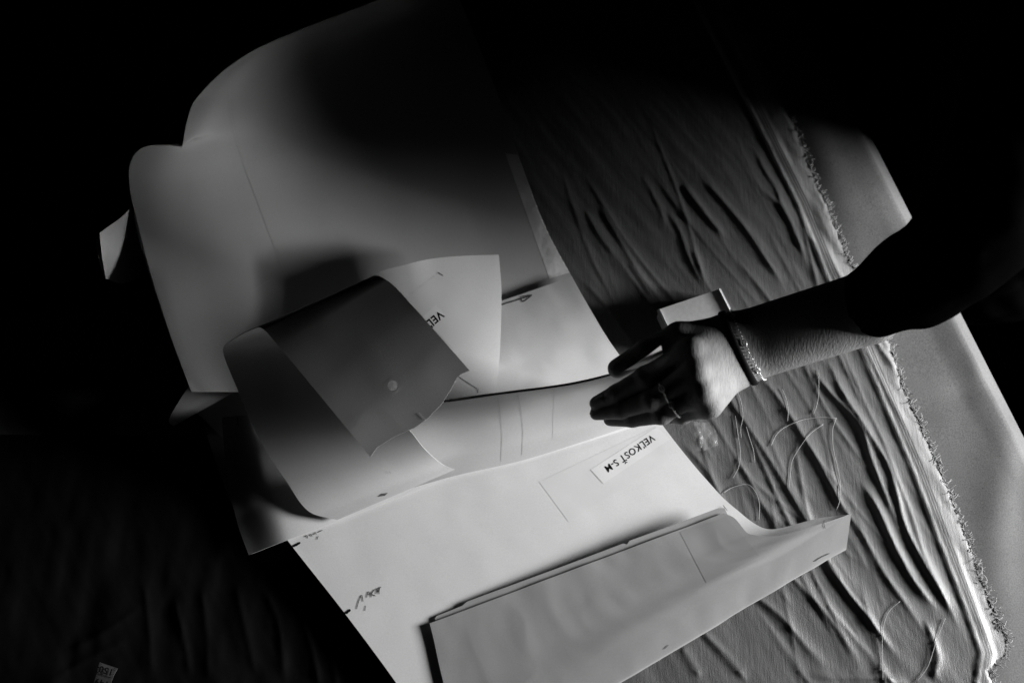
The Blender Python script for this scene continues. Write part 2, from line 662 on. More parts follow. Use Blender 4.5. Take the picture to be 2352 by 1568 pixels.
for pts, hmm, wr_, wl_ in FOLDS:
    P = U(np.array([p[0] for p in pts]), np.array([p[1] for p in pts]), 0.003)[:, :2]
    P = resample(P, 0.012)
    tot = chord(P)
    bestd = np.full(bx.shape, 9.0)
    bests = np.zeros(bx.shape)
    lo_, hi_ = P.min(0) - 0.05, P.max(0) + 0.05
    msk = (bx > lo_[0]) & (bx < hi_[0]) & (by > lo_[1]) & (by < hi_[1])
    qx, qy = bx[msk], by[msk]
    bd = np.full(qx.shape, 9.0)
    bs = np.zeros(qx.shape)
    bl = np.zeros(qx.shape)
    for i in range(len(P) - 1):
        a, d = P[i], P[i + 1] - P[i]
        L = d @ d
        t = np.clip(((qx - a[0]) * d[0] + (qy - a[1]) * d[1]) / L, 0, 1)
        ex, ey = qx - a[0] - t * d[0], qy - a[1] - t * d[1]
        ds = np.hypot(ex, ey)
        up = ds < bd
        bd = np.where(up, ds, bd)
        bs = np.where(up, ex, bs)
        bl = np.where(up, tot[i] + t * math.sqrt(L), bl)
    sgn = np.where(bs > 0, wr_, wl_) * 0.001
    s = bl / tot[-1]
    taper = np.clip(np.minimum(s, 1 - s) / 0.2, 0, 1)
    taper = taper * taper * (3 - 2 * taper)
    wob = 1 + 0.18 * vnoise(bl * 16 + hmm * 3, bl * 0 + hmm)
    H[msk] += hmm * (0.00034 if hmm < 8 else 0.00032) * taper * wob * np.exp(-np.abs(bd / (0.47 * sgn)) ** 1.2)
# general slackness: long streaky puckers along the same direction
a0 = math.radians(-57)
al = bx * math.cos(a0) + by * math.sin(a0)
ac = -bx * math.sin(a0) + by * math.cos(a0)
H += 0.0006 * fbm(al * 4 + 2, ac * 30, 2) + 0.00025 * fbm(al * 20, ac * 110, 2)
# hem: the band and the puckered strip outside it
E = PX - lut(XS, PY)
hem = np.clip((E + 5) / 10, 0, 1) * np.clip((44 - E) / 14, 0, 1)
H += 0.0018 * hem
out_ = np.clip((E - 30) / 15, 0, 1)
H += out_ * (0.0016 * fbm(al * 16, ac * 36 + 9, 2) + 0.0015)
near = np.clip((xf[:, None] - PX) / 12, 0, 1)
H = H * (0.35 + 0.65 * near) + 0.001
# lie flat under the card
flat = np.clip((PX - 640) / 120, 0, 1) * np.clip((1500 - PX + (PY - 900) * 0.45) / 60, 0, 1) * np.clip((1700 - PY) / 40, 0, 1)
under = (PX > 760) & (PX < 1180)
H = np.where(under, np.clip(H, 0, 0.003), H)
G = base.copy()
G[..., 2] = 0.003 + np.clip(H, -0.0015, 0.03)
nv, nu = PX.shape
me = mesh('cloth', G.reshape(-1, 3), grid_faces(nv, nu, 0, True))
attr = me.attributes.new('across', 'FLOAT', 'POINT')
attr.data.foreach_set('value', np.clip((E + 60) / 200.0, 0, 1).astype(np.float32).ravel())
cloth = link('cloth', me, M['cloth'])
tag(cloth, 'wrinkled grey cloth with striped selvedge and frayed edge spread over the kraft paper', 'fabric')
bv_cloth = BVHTree.FromPolygons([Vector(v) for v in G.reshape(-1, 3)], [tuple(f) for f in grid_faces(nv, nu)])

# dark satin lying under the cards on the other side
ys2 = np.arange(1000, 1890, 5.0)
xs2 = np.linspace(-260, 1000, 250)
PX2, PY2 = np.meshgrid(xs2, ys2)
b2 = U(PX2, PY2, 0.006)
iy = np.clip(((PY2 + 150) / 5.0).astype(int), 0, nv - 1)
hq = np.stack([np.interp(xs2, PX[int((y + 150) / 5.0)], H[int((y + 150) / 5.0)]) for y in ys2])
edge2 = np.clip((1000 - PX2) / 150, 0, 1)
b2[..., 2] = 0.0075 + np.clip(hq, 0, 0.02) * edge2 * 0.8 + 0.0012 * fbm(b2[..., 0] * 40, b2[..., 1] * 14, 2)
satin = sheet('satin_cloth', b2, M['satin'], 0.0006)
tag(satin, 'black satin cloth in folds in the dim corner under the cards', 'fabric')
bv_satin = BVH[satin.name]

# frayed yarn ends along the cut edge
V, F = [], []
yy = -20.0
while yy < 1600:
    yy += rng.uniform(0.9, 2.4)
    if rng.random() < 0.12 + 0.25 * (vnoise(np.array([yy / 40.0]), np.array([1.5]))[0] > 0.2):
        continue
    i = int(np.clip((yy + 150) / 5.0, 0, nv - 1))
    p0 = G[i, -1] + np.array([-0.001, rng.normal(0, 0.0005), 0.0006])
    n_ = rng.integers(4, 7)
    L = rng.uniform(0.003, 0.010)
    a = rng.normal(-0.15, 0.75)
    k = rng.normal(0, 260)
    p = p0.copy()
    P = [p.copy()]
    for q in range(n_):
        a += k * L / n_ * rng.uniform(0.3, 1.2)
        p = p + L / n_ * np.array([math.cos(a), math.sin(a), rng.normal(0.02, 0.22)])
        p[2] = max(p[2], 0.0008)
        P.append(p.copy())
    v, f = tube(np.array(P), rng.uniform(0.00022, 0.0004), 3, False, False)
    o = sum(len(q) for q in V)
    V.append(v)
    F += [tuple(x + o for x in q) for q in f]
fr = link('frayed_yarn', mesh('frayed_yarn', np.concatenate(V), F), M['fray'], cloth)
tag(fr, None, None, None, 'stuff')

# ------------------------------------------------------------------ large card behind, curled up on its far side
L_B = [(980, -60, 8), (880, -5, 9.5), (700, 65, 11), (560, 130, 12), (478, 200, 12.5), (425, 270, 12.5), (370, 335, 12.5), (310, 420, 12.5), (318, 520, 12.3), (350, 640, 11.6), (395, 780, 10), (440, 900, 8.5)]
R_B = [(1030, -70, 4), (1056, 0, 3.6), (1077, 50, 3.2), (1113, 140, 2.8), (1140, 210, 2.4), (1165, 282, 2.0), (1188, 348, 1.75), (1215, 425, 1.6), (1252, 520, 1.4), (1316, 640, 1.3), (1398, 780, 1.2), (1478, 900, 1.1)]


def mid_rows(Lf, Rt, fr_, extra=None):
    rows = []
    for a, c in zip(Lf, Rt):
        r = []
        for (s, q) in fr_:
            r.append((a[0] * (1 - s) + c[0] * s, a[1] * (1 - s) + c[1] * s, c[2] + (a[2] - c[2]) * q))
        rows.append(r)
    return rows


FRB = [(0, 1.0), (0.05, 0.93), (0.13, 0.78), (0.27, 0.52), (0.45, 0.26), (0.65, 0.10), (0.85, 0.02), (1, 0)]
def edge_to(G, pts, reach):
    """pull the first column of a grid on to an edge curve, fading out over reach metres"""
    T = W(pts)
    c = G[:, 0]
    tc_, tt_ = chord(c), chord(T)
    a = tc_ / tc_[-1]
    b = tt_ / tt_[-1]
    tg = pchip(b, T, a)
    dl = tg - c
    dist = np.linalg.norm(G - G[:, :1], axis=-1)
    return G + dl[:, None] * np.exp(-dist / reach)[..., None]


EDGE_B = [(980, -60, 8), (880, -5, 9.5), (700, 65, 11), (560, 130, 12), (470, 205, 12.5), (440, 245, 12.5), (427, 290, 12.5), (418, 338, 12.4), (385, 334, 12.4), (350, 334, 12.4), (325, 341, 12.5), (306, 360, 12.5), (297, 385, 12.5), (297, 420, 12.5), (318, 520, 12.3), (350, 640, 11.6), (395, 780, 10), (440, 900, 8.5)]
G = edge_to(patch(mid_rows(L_B, R_B, FRB), 150, 260), EDGE_B, 0.022)
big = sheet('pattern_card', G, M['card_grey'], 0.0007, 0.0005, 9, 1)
tag(big, 'largest pale pattern card at the back, curled up along its long side', 'pattern card', 'sewing pattern cards')
bvb = BVH[big.name]
ink('pencil_line', bvb, [(530, 175), (528, 230), (545, 330), (590, 460), (640, 590), (690, 700)], 0.6, M['ghost'], big)
ink('pencil_line', bvb, [(575, 672), (600, 655), (618, 645), (630, 643)], 0.8, M['ghost'], big)
m, nt, b = nodes('crinkled_tape')
b.inputs['Base Color'].default_value = (0.78, 0.78, 0.78, 1)
b.inputs['Roughness'].default_value = 0.35
bump(nt, b, noise_node(nt, 28, 3, 0.5).outputs['Fac'], 0.8, 0.003)
M['crinkle'] = m
decal('clear_tape', bvb, [(1160, 352), (1189, 356), (1308, 626), (1262, 640)], M['crinkle'], big)
# round dent mark pressed in the card
th = np.linspace(0, 2 * math.pi, 25)
ink('hole_mark', bvb, [(688 + 13 * math.cos(t), 297 + 11 * math.sin(t)) for t in th], 0.7, M['ghost'], big, step=3)

L_2 = [(970, -62, 7.3), (874, -10, 8.7), (694, 58, 10.2), (551, 124, 11.2), (465, 198, 11.7), (408, 268, 11.7), (352, 335, 11.7), (300, 420, 11.7), (312, 520, 11.4), (346, 640, 10.7), (393, 780, 9.1), (440, 900, 7.6)]
EDGE_2 = [(970, -62, 7.3), (874, -10, 8.7), (694, 58, 10.2), (551, 124, 11.2), (452, 206, 11.7), (400, 275, 11.6), (375, 303, 11.6), (384, 318, 11.6), (345, 330, 11.6), (318, 340, 11.6), (298, 358, 11.7), (289, 385, 11.7), (290, 420, 11.7), (312, 520, 11.4), (346, 640, 10.7), (393, 780, 9.1), (440, 900, 7.6)]
R_2 = [(a[0] - 60, a[1], a[2] - 0.55) for a in R_B]
G = edge_to(patch(mid_rows(L_2, R_2, FRB), 90, 260), EDGE_2, 0.022)
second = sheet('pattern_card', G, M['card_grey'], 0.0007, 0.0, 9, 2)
tag(second, 'pattern card under the largest one, its edge peeping out along the curled top', 'pattern card', 'sewing pattern cards')

# tail ends sticking out on the far left
G = patch([[(229, 535, 14.4), (290, 488, 13.0), (325, 470, 9)], [(233, 580, 13.4), (285, 560, 11.5), (325, 540, 8)], [(243, 640, 11), (270, 650, 9.5), (325, 640, 6)]], 24, 24)
t1 = sheet('pattern_card', G, M['card'], 0.0007)
tag(t1, 'card corner poking out beyond the curled side of the largest card', 'pattern card', 'sewing pattern cards')
G = patch([[(219, 551, 13.8), (229, 543, 13.7), (290, 520, 11)], [(226, 590, 13.0), (240, 585, 12.6), (290, 580, 9)], [(239, 636, 10.5), (250, 640, 10), (290, 640, 7)]], 24, 24)
t2 = sheet('pattern_card', G, M['card'], 0.0007)
tag(t2, 'lower of the two card corners poking out, a thin pale sliver', 'pattern card', 'sewing pattern cards')

# piece lapped over the large card, with the grain arrow
G = patch([[(960, 755, 3.2), (1100, 708, 2.4), (1200, 674, 2.1), (1313, 634, 2.0)],
           [(985, 800, 3.6), (1120, 770, 2.9), (1240, 735, 2.5), (1352, 704, 2.1)],
           [(1020, 870, 4.0), (1150, 845, 3.4), (1280, 810, 2.8), (1394, 775, 2.1)],
           [(1060, 960, 4.0), (1190, 935, 3.4), (1330, 905, 2.6), (1470, 880, 1.9)]], 60, 50)
lap = sheet('pattern_card', G, M['card'], 0.0007, 0.0008, 14, 5)
tag(lap, 'pattern card with a drawn arrow lying in front of the thumb', 'pattern card', 'sewing pattern cards')
bvl = BVH[lap.name]
ink('arrow_line', bvl, [(1120, 711), (1152, 700), (1190, 688), (1222, 678)], 1.6, M['pencil'], lap)
ink('arrow_line', bvl, [(1222, 678), (1200, 693), (1196, 683)], 1.2, M['pencil'], lap)
ink('arrow_line', bvl, [(1222, 677), (1193, 682)], 1.0, M['pencil'], lap)

# ------------------------------------------------------------------ folded card: bright flat part, fold at the front, grey flap lying back
Lm = [(620, 1187, 2.2), (668, 1250, 2.3), (790, 1405, 2.2), (905, 1560, 2.0), (960, 1640, 1.85), (1010, 1700, 1.72), (1050, 1742, 1.62), (1110, 1750, 1.72), (1070, 1722, 1.88), (1050, 1680, 1.95), (1030, 1610, 2.0), (1012, 1540, 2.08), (994, 1458, 2.12), (987, 1431, 2.14)]
Rm = [(1490, 930, 0.9), (1532, 990, 0.8), (1622, 1100, 0.8), (1690, 1168, 0.9), (1771, 1215, 1.1), (1890, 1188, 1.6), (1950, 1180, 2.2), (1943, 1261, 2.8), (1955, 1179, 3.2), (1893, 1200, 3.2), (1771, 1231, 2.9), (1724, 1227, 2.7), (1683, 1187, 2.4), (1662, 1178, 2.3)]
G = ruled(Lm, Rm, 150, 260)
fold = sheet('pattern_card', G, M['card'], 0.0007, np.interp(np.linspace(0, 1, 260), [0, 0.40, 0.55, 1], [0.0002, 0.0002, 0.0005, 0.0005]), 15, 8, back=M['card_back'])
tag(fold, 'bright card with its front folded back as a grey flap, printed size label on it', 'pattern card', 'sewing pattern cards')
bvf = BVH[fold.name]
tape1 = decal('clear_tape', bvf, [(1238, 1106), (1500, 982), (1537, 1054), (1305, 1197)], M['tape'], fold)
lab = decal('size_label', bvf, [(1357, 1078), (1508, 980), (1539, 1008), (1386, 1110)], M['label'], fold, 0.00024)
lettering('lettering', bvf, 'VE\u013dKOS\u0164 S-M', (1497, 997), 180 + 34.5, 23.0, M['ink'], fold, 0.008, 0.0004, 0.90)
ink('label_edge', bvf, [(1357, 1078), (1386, 1110)], 0.5, M['tape'], fold, 0.0004)
decal('tape_patch', bvf, [(1561, 1222), (1668, 1188), (1746, 1277), (1622, 1338)], M['patch'], fold, 0.0008)
# pencil words upside down, and the cut notches
for st_ in ([(819, 1398), (824, 1380), (831, 1366), (834, 1381)], [(838, 1402), (840, 1390)], [(842, 1372), (846, 1358), (851, 1368)], [(846, 1364), (851, 1363)],
            [(853, 1371), (852, 1357)], [(861, 1352), (854, 1363), (863, 1368)], [(864, 1364), (866, 1350), (870, 1359), (873, 1346)], [(871, 1364), (870, 1350), (876, 1348)]):
    ink('pencil_mark', bvf, st_, 0.75, M['pencil'], fold, 0.0003, 2.0)
for st_ in ([(699, 1233), (704, 1229), (707, 1236)], [(710, 1231), (714, 1226), (717, 1232)], [(720, 1228), (724, 1222), (727, 1227)], [(728, 1239), (731, 1230)], [(730, 1222), (736, 1219), (741, 1217)]):
    ink('pencil_mark', bvf, st_, 0.75, M['pencil'], fold, 0.0003, 2.0)
ink('notch', bvf, [(673, 1254), (680, 1251), (690, 1245)], 2.4, M['ink'], fold, 0.0003, 2)
ink('notch', bvf, [(790, 1409), (796, 1406), (805, 1399)], 2.6, M['ink'], fold, 0.0003, 2)
for st_ in ([(1870, 1289), (1882, 1281), (1905, 1270)], [(1893, 1195), (1892, 1205), (1895, 1214)], [(1660, 1160), (1670, 1173)], [(1535, 1480), (1525, 1490)]):
    ink('pencil_line', bvf, st_, 0.7, M['pencil'], fold, 0.0011, 2)

# seam strip under the flap's free edge, with a torn step
top = [(999, 1420), (1002, 1414), (1040, 1399), (1062, 1390), (1072, 1381), (1090, 1374), (1180, 1341), (1300, 1297), (1432, 1247), (1440, 1250), (1446, 1241), (1540, 1207), (1650, 1166), (1664, 1166)]
rows = [[(x, y, 2.08 + 0.1 * (x - 990) / 670) for x, y in top], [(x + 14, y + 30, 2.02 + 0.1 * (x - 990) / 670) for x, y in top]]
G = np.swapaxes(np.array([W(r) for r in rows]), 0, 1)
strip = sheet('seam_strip', np.swapaxes(G, 0, 1), M['card_back'], 0.0005, parent=fold)

# ------------------------------------------------------------------ outer curled card (dark on its left end, rises behind the inner ones)
rows = [
    [(510, 958, 4.6), (575, 953, 6.9), (760, 950, 7.6), (1000, 921, 8.2), (1150, 901, 9.0), (1300, 881, 10.0), (1412, 856, 11.2), (1470, 840, 12.0)],
    [(514, 1020, 3.5), (590, 1010, 5.3), (770, 1000, 5.6), (1005, 955, 6.0), (1155, 930, 6.6), (1310, 905, 7.3), (1430, 880, 8.0), (1490, 860, 8.5)],
    [(527, 1120, 2.0), (615, 1090, 3.4), (790, 1050, 3.2), (1020, 1000, 3.3), (1170, 970, 3.6), (1325, 940, 3.9), (1445, 918, 4.1), (1505, 905, 4.4)],
    [(545, 1200, 1.6), (640, 1150, 2.6), (800, 1100, 2.3), (1035, 1035, 2.1), (1185, 1010, 2.0), (1340, 975, 2.0), (1455, 950, 2.0), (1515, 935, 2.2)],
    [(571, 1274, 1.7), (665, 1238, 2.45), (800, 1188, 2.2), (1040, 1098, 1.8), (1190, 1062, 1.5), (1345, 1016, 1.3), (1462, 980, 1.2), (1530, 962, 1.3)]]
G = patch(rows, 110, 70)
outer = sheet('pattern_card', G, M['card'], 0.0006, 0.0002, 10, 3)
tag(outer, 'curled card with a dark upturned end, lying outermost in the roll', 'pattern card', 'sewing pattern cards')
ink('notch', BVH[outer.name], [(546, 957), (547, 970), (549, 978)], 1.2, M['ink'], outer, 0.0003, 2)

# card held between finger and thumb
rows = [
    [(880, 935, 8.2), (1000, 926, 8.4), (1150, 906, 9.2), (1300, 886, 10.2), (1400, 863, 12.0), (1440, 848, 14.0), (1480, 822, 16.8), (1518, 793, 19.2)],
    [(890, 985, 6.1), (1010, 960, 6.4), (1155, 938, 7.1), (1306, 912, 7.8), (1408, 884, 9.4), (1446, 870, 10.8), (1486, 850, 12.6), (1526, 826, 14.4)],
    [(910, 1060, 3.2), (1022, 1012, 3.8), (1165, 982, 4.2), (1322, 948, 4.5), (1425, 925, 5.2), (1462, 916, 5.7), (1500, 906, 6.4), (1538, 895, 7.2)],
    [(920, 1105, 2.3), (1036, 1048, 2.7), (1180, 1018, 2.6), (1336, 978, 2.5), (1440, 952, 2.6), (1475, 945, 2.7), (1510, 938, 2.9), (1545, 930, 3.2)],
    [(930, 1125, 1.9), (1045, 1092, 2.15), (1195, 1058, 1.9), (1350, 1010, 1.7), (1452, 976, 1.6), (1485, 966, 1.65), (1518, 958, 1.8), (1550, 950, 2.1)]]
G = patch(rows, 120, 80)
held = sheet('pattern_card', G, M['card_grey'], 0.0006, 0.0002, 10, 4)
tag(held, 'card lifted between the fingers and thumb of the hand', 'pattern card', 'sewing pattern cards')
bvh_ = BVH[held.name]
ink('pencil_line', bvh_, [(1143, 912), (1149, 950), (1153, 1000), (1151, 1060)], 0.4, M['held_line'], held)
ink('pencil_line', bvh_, [(1189, 905), (1196, 940), (1201, 990), (1199, 1045)], 0.4, M['held_line'], held)
ink('pencil_line', bvh_, [(1275, 893), (1272, 950), (1270, 1010)], 0.35, M['card_grey'], held)

# bright card with the half hidden label, behind the dark flap
rows = [
    [(820, 660, 8.0), (868, 626, 8.4), (935, 607, 8.0), (1000, 593, 7.0), (1075, 587, 6.2), (1146, 585, 5.6)],
    [(830, 730, 8.2), (885, 705, 8.3), (950, 690, 7.7), (1015, 680, 6.8), (1085, 678, 5.9), (1152, 676, 5.2)],
    [(850, 830, 11.0), (910, 815, 8.8), (970, 805, 7.5), (1035, 798, 6.5), (1095, 795, 5.7), (1149, 794, 5.0)],
    [(870, 930, 10.2), (930, 925, 7.9), (985, 920, 6.5), (1045, 918, 5.9), (1095, 915, 5.3), (1137, 912, 4.7)]]
G = patch(rows, 70, 80)
lit = sheet('pattern_card', G, M['card'], 0.0007, 0.0002, 12, 6)
tag(lit, 'bright card with a half hidden size label, behind the dark flap with the hole', 'pattern card', 'sewing pattern cards')
bvp = BVH[lit.name]
decal('clear_tape', bvp, [(928, 687), (1006, 626), (1136, 726), (1042, 803)], M['tape'], lit)
decal('size_label', bvp, [(1001, 700), (1023, 724), (968, 772), (948, 747)], M['label'], lit, 0.00024)
lettering('lettering', bvp, 'VE\u013dKOS\u0164', (1010, 713), 180 + 39, 26.0, M['ink'], lit, 0.024, 0.0004, 0.95)
ink('pencil_line', bvp, [(1006, 626), (1012, 630), (1018, 634)], 0.9, M['pencil'], lit, 0.0006, 2)
ink('pencil_line', bvp, [(1046, 861), (1070, 876), (1096, 893)], 0.6, M['pencil'], lit, 0.0005, 2)
ink('pencil_line', bvp, [(1098, 892), (1097, 903)], 0.6, M['pencil'], lit, 0.0005, 2)

# inner curled card whose end rolls over as a dark flap with a punched hole
Ln = [(775, 1193, 2.7), (720, 1180, 3.0), (655, 1100, 4.2), (592, 1000, 6.8), (548, 900, 9.3), (512, 805, 11.6), (548, 772, 13.0), (592, 752, 13.9), (604, 756, 14.2), (640, 795, 14.3), (720, 890, 14.0), (790, 975, 13.5), (851, 1049, 12.8)]
Rn = [(1045, 1078, 2.6), (1020, 1068, 3.1), (975, 1030, 6.0), (938, 985, 9.6), (845, 880, 12.4), (840, 750, 14.6), (852, 675, 15.6), (850, 640, 16.2), (862, 634, 16.6), (890, 645, 16.8), (950, 705, 16.7), (1015, 778, 16.3), (1079, 851, 15.7)]
G = ruled(Ln, Rn, 170, 330)
# the free edge of the flap: notched corners, a shallow bow between them
edge = [(851, 1049, 12.8), (868, 1026, 13.1), (905, 1003, 13.5), (955, 980, 14.1), (985, 957, 14.5), (1016, 925, 14.9), (1036, 893, 15.2), (1050, 868, 15.4), (1060, 859, 15.5), (1079, 851, 15.7)]
Ew = W(edge)
te = np.linalg.norm(np.array(edge)[:, :2] - np.array(edge)[0, :2], axis=1)
te = te / te[-1]
s_ = np.linspace(0, 1, G.shape[1])
tgt = np.stack([np.interp(s_, te, Ew[:, k]) for k in range(3)], -1)
dlt = tgt - G[-1]
nl = gnormals(G)[-1]
dlt = dlt - nl * np.sum(dlt * nl, axis=-1, keepdims=True)
i0 = int(G.shape[0] * 0.86)
rr = np.linspace(0, 1, G.shape[0] - i0)[:, None, None]
G[i0:] += dlt[None] * rr ** 1.5
tmpb = BVHTree.FromPolygons([Vector(v) for v in G.reshape(-1, 3)], [tuple(f) for f in grid_faces(*G.shape[:2])])
hc, _ = hit(tmpb, 902, 885)
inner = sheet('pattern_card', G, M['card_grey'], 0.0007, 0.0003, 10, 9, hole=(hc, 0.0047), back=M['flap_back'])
tag(inner, 'curled card rolled over into a dark flap with a round punched hole', 'pattern card', 'sewing pattern cards')
bvi = BVH[inner.name]
ink('pencil_line', bvi, [(963, 948), (972, 958), (978, 963)], 1.6, M['tape'], inner, 0.0011, 2)
decal('hole_mark', bvi, [(868, 1140), (876, 1133), (891, 1131), (884, 1138)], M['pencil'], inner, 0.0003, 6, 6)
ink('pencil_line', bvi, [(893, 1680 - 600), (897, 1085)], 0.6, M['faint'], inner, 0.0011, 2)

# small dark ends of card under the roll on the left
G = patch([[(445, 872, 6.5), (490, 850, 7.2), (540, 826, 7.8)], [(412, 920, 5.4), (470, 890, 6.0), (545, 855, 6.6)], [(388, 968, 4.4), (455, 930, 4.8), (550, 880, 5.4)], [(398, 978, 4.2), (470, 938, 4.4), (556, 890, 5.0)]], 24, 24)
e1 = sheet('pattern_card', G, M['card'], 0.0007)
tag(e1, 'dark card end jutting out to the side between the large card and the roll', 'pattern card', 'sewing pattern cards')
G = patch([[(448, 944, 3.6), (500, 915, 3.6), (560, 880, 3.6)], [(480, 975, 3.3), (525, 950, 3.3), (580, 920, 3.3)], [(512, 1006, 3.0), (560, 985, 3.0), (610, 960, 3.0)]], 20, 20)
e2 = sheet('pattern_card', G, M['card'], 0.0007)
tag(e2, 'small grey triangle of card showing beside the dark upturned end of the roll', 'pattern card', 'sewing pattern cards')
G = patch([[(468, 975, 2.2), (520, 990, 2.2), (580, 1000, 2.2)], [(495, 1060, 1.9), (540, 1060, 1.9), (600, 1060, 1.9)], [(545, 1190, 1.2), (580, 1170, 1.2), (640, 1140, 1.2)]], 20, 20)
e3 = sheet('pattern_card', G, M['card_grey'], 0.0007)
tag(e3, 'lowest card end, a narrow dark strip beside the upturned end of the roll', 'pattern card', 'sewing pattern cards')

# ------------------------------------------------------------------ white block on the cloth
def rounded_box(c, ax, ay, az_, rad, seg=4):
    import bmesh
    bm = bmesh.new()
    bmesh.ops.create_cube(bm, size=1.0)
    for v in bm.verts:
        v.co = Vector(c + ax * v.co.x + ay * v.co.y + az_ * v.co.z)
    bmesh.ops.bevel(bm, geom=bm.edges[:], offset=rad, segments=seg, profile=0.5, affect='EDGES')
    return bm

zt = 0.024
c0, c1, c3 = U(1516, 717, zt), U(1652, 671, zt), U(1560, 792, zt)
ax, ay = c1 - c0, c3 - c0
ay = ay - ax * (ay @ ax) / (ax @ ax)
ctr = c0 + ax / 2 + ay / 2
ctr[2] = zt / 2 + 0.002
bm = rounded_box(ctr, ax, ay, np.array([0, 0, zt - 0.002]), 0.003)
me = bpy.data.meshes.new('block')
bm.to_mesh(me)
bm.free()
blk = link('block', me, M['block'])
tag(blk, 'small white rounded block on the cloth behind the hand', 'block')

# ------------------------------------------------------------------ loose threads on the cloth
THREADS = [
    ([(1770, 1025), (1785, 995), (1815, 975), (1850, 963), (1890, 959), (1921, 962)], 'long pale thread arching over the cloth beside the folded card'),
    ([(1919, 964), (1911, 990), (1912, 1020), (1922, 1070), (1929, 1110), (1928, 1150), (1920, 1172)], 'pale thread running down to the tip of the folded card'),
    ([(1890, 975), (1862, 995), (1835, 1030), (1817, 1065), (1812, 1120)], 'faint thread curving below the arching one'),
    ([(1795, 893), (1806, 920), (1810, 945), (1808, 968)], 'short curved thread below the wrist'),
    ([(1880, 850), (1880, 900), (1876, 930), (1868, 952)], 'short thread below the forearm nearest the selvedge'),
    ([(1694, 900), (1704, 935), (1706, 960), (1700, 985), (1702, 1005)], 'twisted thread just below the hand'),
    ([(1688, 955), (1696, 1010), (1700, 1040), (1697, 1070), (1682, 1100)], 'long drooping thread beside the edge of the bright card'),
    ([(1713, 980), (1722, 1010), (1730, 1035), (1733, 1062)], 'short straight thread among those below the hand'),
    ([(1660, 1133), (1680, 1120), (1715, 1112), (1735, 1130), (1744, 1160), (1743, 1195)], 'looped thread by the hollow cut in the folded card'),
    ([(2066, 1381), (2040, 1405), (2028, 1440), (2025, 1480), (2027, 1560)], 'lone thread hanging straight at the bottom of the cloth'),
    ([(2170, 1420), (2150, 1470), (2130, 1530), (2105, 1565)], 'faint slanting thread near the striped selvedge at the bottom'),
]
for pts, lab_ in THREADS:
    Q = resample(np.array(pts, float), 5)
    P = []
    for p in Q:
        a, n_ = hit(bv_cloth, p[0], p[1])
        if a is not None:
            P.append(a + np.array([0, 0, 0.0012]))
    P = np.array(P)
    for _ in range(3):
        P[1:-1] = (P[:-2] + 2 * P[1:-1] + P[2:]) / 4
    v, f = tube(P, 0.0003, 5)
    o = link('thread', mesh('thread', v, f), M['thread'])
    tag(o, lab_, 'thread', 'loose threads on the cloth')

# scrap of crumpled clear film beside the hand
m, nt, b = nodes('clear_film')
b.inputs['Base Color'].default_value = (0.8, 0.8, 0.8, 1)
b.inputs['Roughness'].default_value = 0.12
b.inputs['Alpha'].default_value = 0.04
nn_ = noise_node(nt, 160, 3)
bump(nt, b, nn_.outputs['Fac'], 0.8, 0.002)
M['film'] = m
G = patch([[(1560, 985, 1.8), (1590, 970, 2.0), (1630, 972, 1.6)], [(1572, 1005, 2.0), (1602, 1000, 2.4), (1645, 1000, 1.7)], [(1580, 1035, 1.6), (1610, 1035, 1.9), (1650, 1022, 1.5)]], 40, 40)
film = sheet('film_scrap', G, M['film'], 0.0002, 0.0022, 70, 11)
tag(film, 'scrap of crumpled clear film between hand and cloth', 'plastic film')

# ------------------------------------------------------------------ tape measure in the dim corner
bvc = bv_cloth
rows = [[(229, 1520, 2.2), (270, 1534, 2.2)], [(222, 1545, 2.3), (258, 1558, 2.3)], [(212, 1580, 2.2), (248, 1592, 2.2)], [(200, 1630, 2.1), (236, 1640, 2.1)]]
G = patch(rows, 14, 40)
tm = sheet('tape_measure', G, M['oilcloth'], 0.0005)
tag(tm, 'end of a tape measure lying on the dark cloth in the corner', 'tape measure')
bt = BVH[tm.name]
lettering('number', bt, '150', (262, 1538), 180 - 17, 21, M['ink'], tm, 0.03, 0.0008)
lettering('number', bt, '149', (252, 1566), 180 - 17, 21, M['ink'], tm, 0.03, 0.0008)
for k in range(12):
    y = k * 4.2
    ink('tick', bt, [(229 - y * 0.28, 1523 + y), (234 - y * 0.28, 1525 + y)], 0.4, M['ink'], tm, 0.0004, 1.5)
    ink('tick', bt, [(262 - y * 0.30, 1534 + y), (267 - y * 0.30, 1536 + y)], 0.4, M['ink'], tm, 0.0004, 1.5)
ink('tick', bt, [(224, 1546), (256, 1556)], 0.5, M['ink'], tm, 0.0004, 2)

